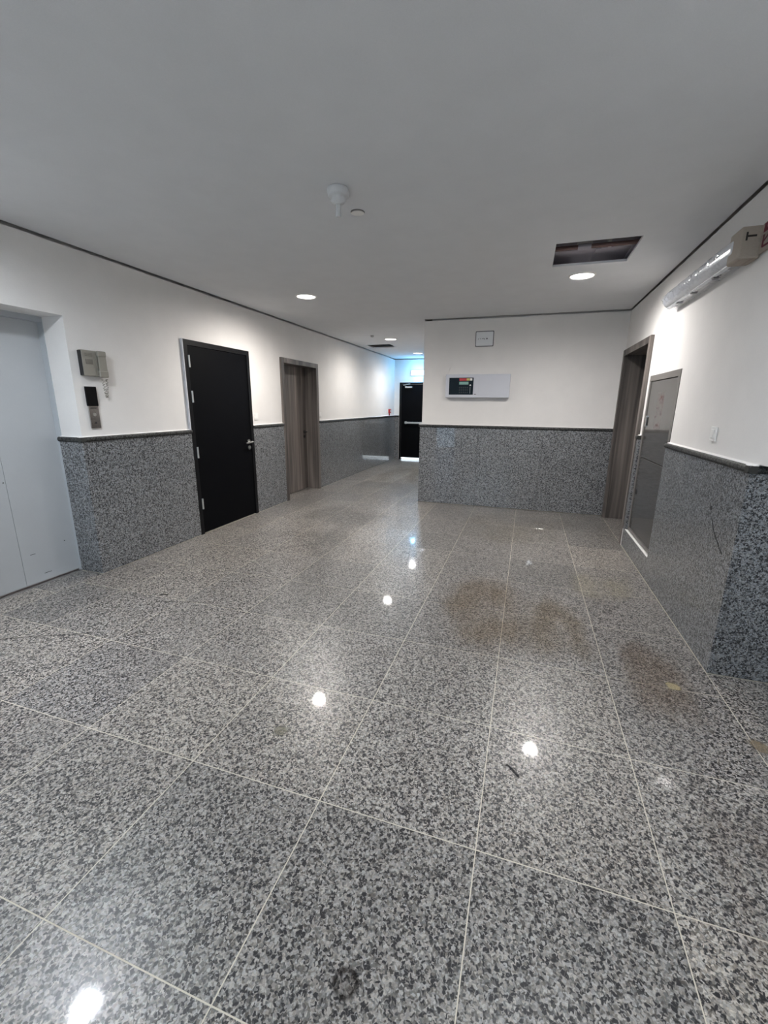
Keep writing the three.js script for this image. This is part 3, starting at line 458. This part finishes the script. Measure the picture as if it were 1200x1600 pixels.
// ---------------------------------------------------------------- smoke detector in its bag, sprinkler plate
{
  const d = group('smoke_detector', 'white ceiling smoke detector wrapped in a bag with a hanging tail', 'smoke detector', [-1.14, H, -2.6]), wrapM = std({ name: 'white bag film', color: rgb(0.62, 0.63, 0.64), roughness: 0.5 });
  mesh('base_ring', cyl(V(0, 0, 0), V(0, -0.012, 0), 0.05, 32), whitePlastic, d);
  const lathe = (pr, seg, amp, seed) => { const g = new THREE.LatheGeometry(pr.map(([r, y]) => new THREE.Vector2(r, y)), seg), p = g.attributes.position; for (let i = 0; i < p.count; i++) { const x = p.getX(i), y = p.getY(i), z = p.getZ(i), a = Math.atan2(z, x), k = 1 + amp * (vnoise((a + 3.2) * 3.2, y * 60 + 9, seed, 20) - 0.5) * (Math.abs(a) > 3 ? 0.2 : 1); p.setXYZ(i, x * k, y, z * k); } g.computeVertexNormals(); return g; };
  mesh('bag', lathe([[0.05, -0.001], [0.06, -0.005], [0.063, -0.02], [0.061, -0.036], [0.054, -0.045], [0.04, -0.047], [0.04, -0.055], [0.041, -0.066], [0.034, -0.076], [0.02, -0.083], [0, -0.084]], 48, 0.17, 801), wrapM, d);
  mesh('bag_tail', lathe([[0.012, -0.078], [0.015, -0.09], [0.014, -0.115], [0.016, -0.145], [0.012, -0.147], [0, -0.146]], 20, 0.35, 811), wrapM, d);
}
{
  const d = group('sprinkler_cover', 'flat round white sprinkler cover in the ceiling beside the wrapped detector', 'sprinkler', [-1.148, H, -2.928]);
  mesh('recess_ring', new THREE.LatheGeometry([[0.036, 0], [0.039, -0.0035], [0.045, -0.002], [0.046, 0]].map(([r, y]) => new THREE.Vector2(r, y)), 36), std({ color: rgb(0.2, 0.2, 0.2), roughness: 0.7 }), d);
  const g = cyl(V(0, -0.004, 0), V(0, -0.0075, 0), 0.041, 36, 0.0425); g.rotateX(0.05); mesh('cover_plate', g, whitePlastic, d);
}
for (const [x, z] of [[-2.77, -7.75]]) { const d = group('ceiling_sensor', 'tiny grey ceiling sensor before the first passage downlight', 'sensor', [x, H, z]); mesh('sensor_body', new THREE.LatheGeometry([[0, -0.03], [0.02, -0.026], [0.028, -0.01], [0.03, 0]].map(([r, y]) => new THREE.Vector2(r, y)), 20), std({ color: rgb(0.4, 0.4, 0.4), roughness: 0.6 }), d); }

// ---------------------------------------------------------------- wrapped fluorescent batten, right wall
{
  const d = group('batten_light', 'unlit fluorescent batten wrapped in clear film high on the right wall', 'wall light', [XR - 0.0005, 2.385, -3.88]), L = 0.68;
  mesh('housing', rbox(-0.045, 0, -0.05, 0.05, -L, L, 0.006, 2), std({ name: 'grey housing', color: rgb(0.42, 0.43, 0.45), roughness: 0.5 }), d);
  const prof = new THREE.Shape(); prof.moveTo(0.045, -0.055); prof.lineTo(0.07, -0.055); prof.quadraticCurveTo(0.103, -0.05, 0.108, -0.01); prof.lineTo(0.108, 0.012); prof.quadraticCurveTo(0.103, 0.052, 0.07, 0.058); prof.lineTo(0.045, 0.058); prof.closePath();
  const dg = new THREE.ExtrudeGeometry(prof, { depth: 2 * L - 0.05, bevelEnabled: true, bevelSize: 0.006, bevelThickness: 0.02, bevelSegments: 3, curveSegments: 10 }); dg.rotateY(0); dg.translate(0, 0, -L + 0.025); dg.scale(-1, 1, 1); { const p = dg.attributes.position; for (let i = 0; i < p.count; i += 3) { const a = [p.getX(i), p.getY(i), p.getZ(i)]; p.setXYZ(i, p.getX(i + 1), p.getY(i + 1), p.getZ(i + 1)); p.setXYZ(i + 1, ...a); } } 
  mesh('diffuser', toCreasedNormals(dg, 0.6), phys({ name: 'grey diffuser', color: rgb(0.6, 0.62, 0.66), roughness: 0.3, clearcoat: 0.8, clearcoatRoughness: 0.1 }), d);
  mesh('prism_rib', Array.from({ length: 42 }, (_, i) => rbox(-0.112, -0.104, 0.004, 0.03, -L + 0.12 + i * 0.028, -L + 0.133 + i * 0.028, 0.003, 1)), phys({ name: 'clear ribs', color: rgb(0.75, 0.77, 0.8), roughness: 0.15, clearcoat: 1, clearcoatRoughness: 0.05 }), d);
  mesh('edge_rail', [rbox(-0.078, -0.05, -0.066, -0.054, -L, L, 0.004, 2)], std({ name: 'pale rail', color: rgb(0.7, 0.72, 0.75), roughness: 0.35 }), d);
  for (const z of [-0.42, -0.1, 0.3]) mesh('clip', rbox(-0.07, -0.03, -0.074, -0.05, z - 0.02, z + 0.02, 0.003), std({ color: rgb(0.12, 0.12, 0.13), roughness: 0.5 }), d);
  // crinkled clear film
  const film = (z0, z1, N) => { const M = 22, pos = [], idx = [];
  for (let i = 0; i <= N; i++) for (let j = 0; j <= M; j++) {
    const t = i / N, z = z0 + t * (z1 - z0), a = -Math.PI / 2 + Math.PI * j / M, pin = 1 - 0.3 * sst(L - 0.2, L - 0.1, z) - 0.5 * sst(L, L + 0.05, z), n = (vnoise(t * 60, j * 0.9, 821, 80) - 0.5) * 0.016 + (vnoise(t * 130, j * 2.3, 822, 160) - 0.5) * 0.007, e = t < 0.03 ? t / 0.03 * 0.5 + 0.5 : 1;
    pos.push(-(0.004 + (0.118 + n) * Math.max(0, Math.cos(a)) * pin * e), 0.002 + (0.078 + n * 0.7) * Math.sin(a) * pin * e, z);
  }
  for (let i = 0; i < N; i++) for (let j = 0; j < M; j++) { const a = i * (M + 1) + j, b = a + M + 1; idx.push(a, a + 1, b, b, a + 1, b + 1); }
  const fg = new THREE.BufferGeometry(); fg.setAttribute('position', new THREE.Float32BufferAttribute(pos, 3)); fg.setIndex(idx); fg.computeVertexNormals(); return fg; };
  const filmM = phys({ name: 'clear film', color: rgb(0.93, 0.94, 0.96), transmission: 1, thickness: 0, roughness: 0.12, ior: 1.45 }); mesh('film_wrap', film(-L - 0.03, L - 0.06, 90), filmM, d); mesh('film_tail', film(L + 0.06, L + 0.5, 40), filmM, d);
  // cardboard end sleeve and its print
  const card = (w, h, draw) => { const c = document.createElement('canvas'); c.width = w; c.height = h; const x = c.getContext('2d'); x.fillStyle = '#a1978c'; x.fillRect(0, 0, w, h); for (let i = 0; i < 300; i++) { x.fillStyle = `rgba(${i % 2 ? '60,50,44' : '210,200,188'},0.06)`; x.fillRect(hash(i, 1, 831) * w, hash(i, 2, 831) * h, 26, 3); } draw(x); const t = new THREE.CanvasTexture(c); t.colorSpace = THREE.SRGBColorSpace; return std({ name: 'printed cardboard', map: t, roughness: 0.75 }); };
  const faceM = card(256, 360, (x) => { x.fillStyle = '#28231f'; x.fillRect(58, 66, 22, 92); x.fillRect(58, 100, 120, 22); });
  const flapM = card(256, 256, (x) => { x.fillStyle = '#6a2433'; x.fillRect(20, 6, 130, 78); x.fillStyle = '#a1787a'; x.fillRect(52, 34, 60, 18); x.strokeStyle = '#5c2030'; x.lineWidth = 20; x.beginPath(); x.moveTo(34, 104); x.lineTo(34, 206); x.moveTo(34, 164); x.lineTo(120, 100); x.moveTo(34, 204); x.lineTo(128, 208); x.stroke(); });
  const planar = (g, ax, lo, hi, b0, b1) => { g = g.index ? g.toNonIndexed() : g; const p = g.attributes.position, u = new Float32Array(p.count * 2); for (let i = 0; i < p.count; i++) { const k = ax === 'x' ? p.getX(i) : p.getZ(i); u[i * 2] = (k - lo) / (hi - lo); u[i * 2 + 1] = (p.getY(i) - b0) / (b1 - b0); } g.setAttribute('uv', new THREE.BufferAttribute(u, 2)); return g; };
  const sl = new RoundedBoxGeometry(0.106, 0.165, 0.15, 3, 0.014); sl.translate(-0.055, -0.006, L + 0.005);
  mesh('carton_end', planar(sl, 'x', -0.108, -0.002, -0.0885, 0.0765), faceM, d).userData.label = 'cardboard end box with a dark printed mark';
  const fl = new RoundedBoxGeometry(0.012, 0.15, 0.26, 2, 0.004); fl.translate(-0.009, 0.002, L + 0.21);
  mesh('carton_flap', planar(fl, 'z', L + 0.08, L + 0.34, -0.073, 0.077), flapM, d).userData.label = 'flat cardboard flap with dark red print';
}
renderer.render(scene, camera);
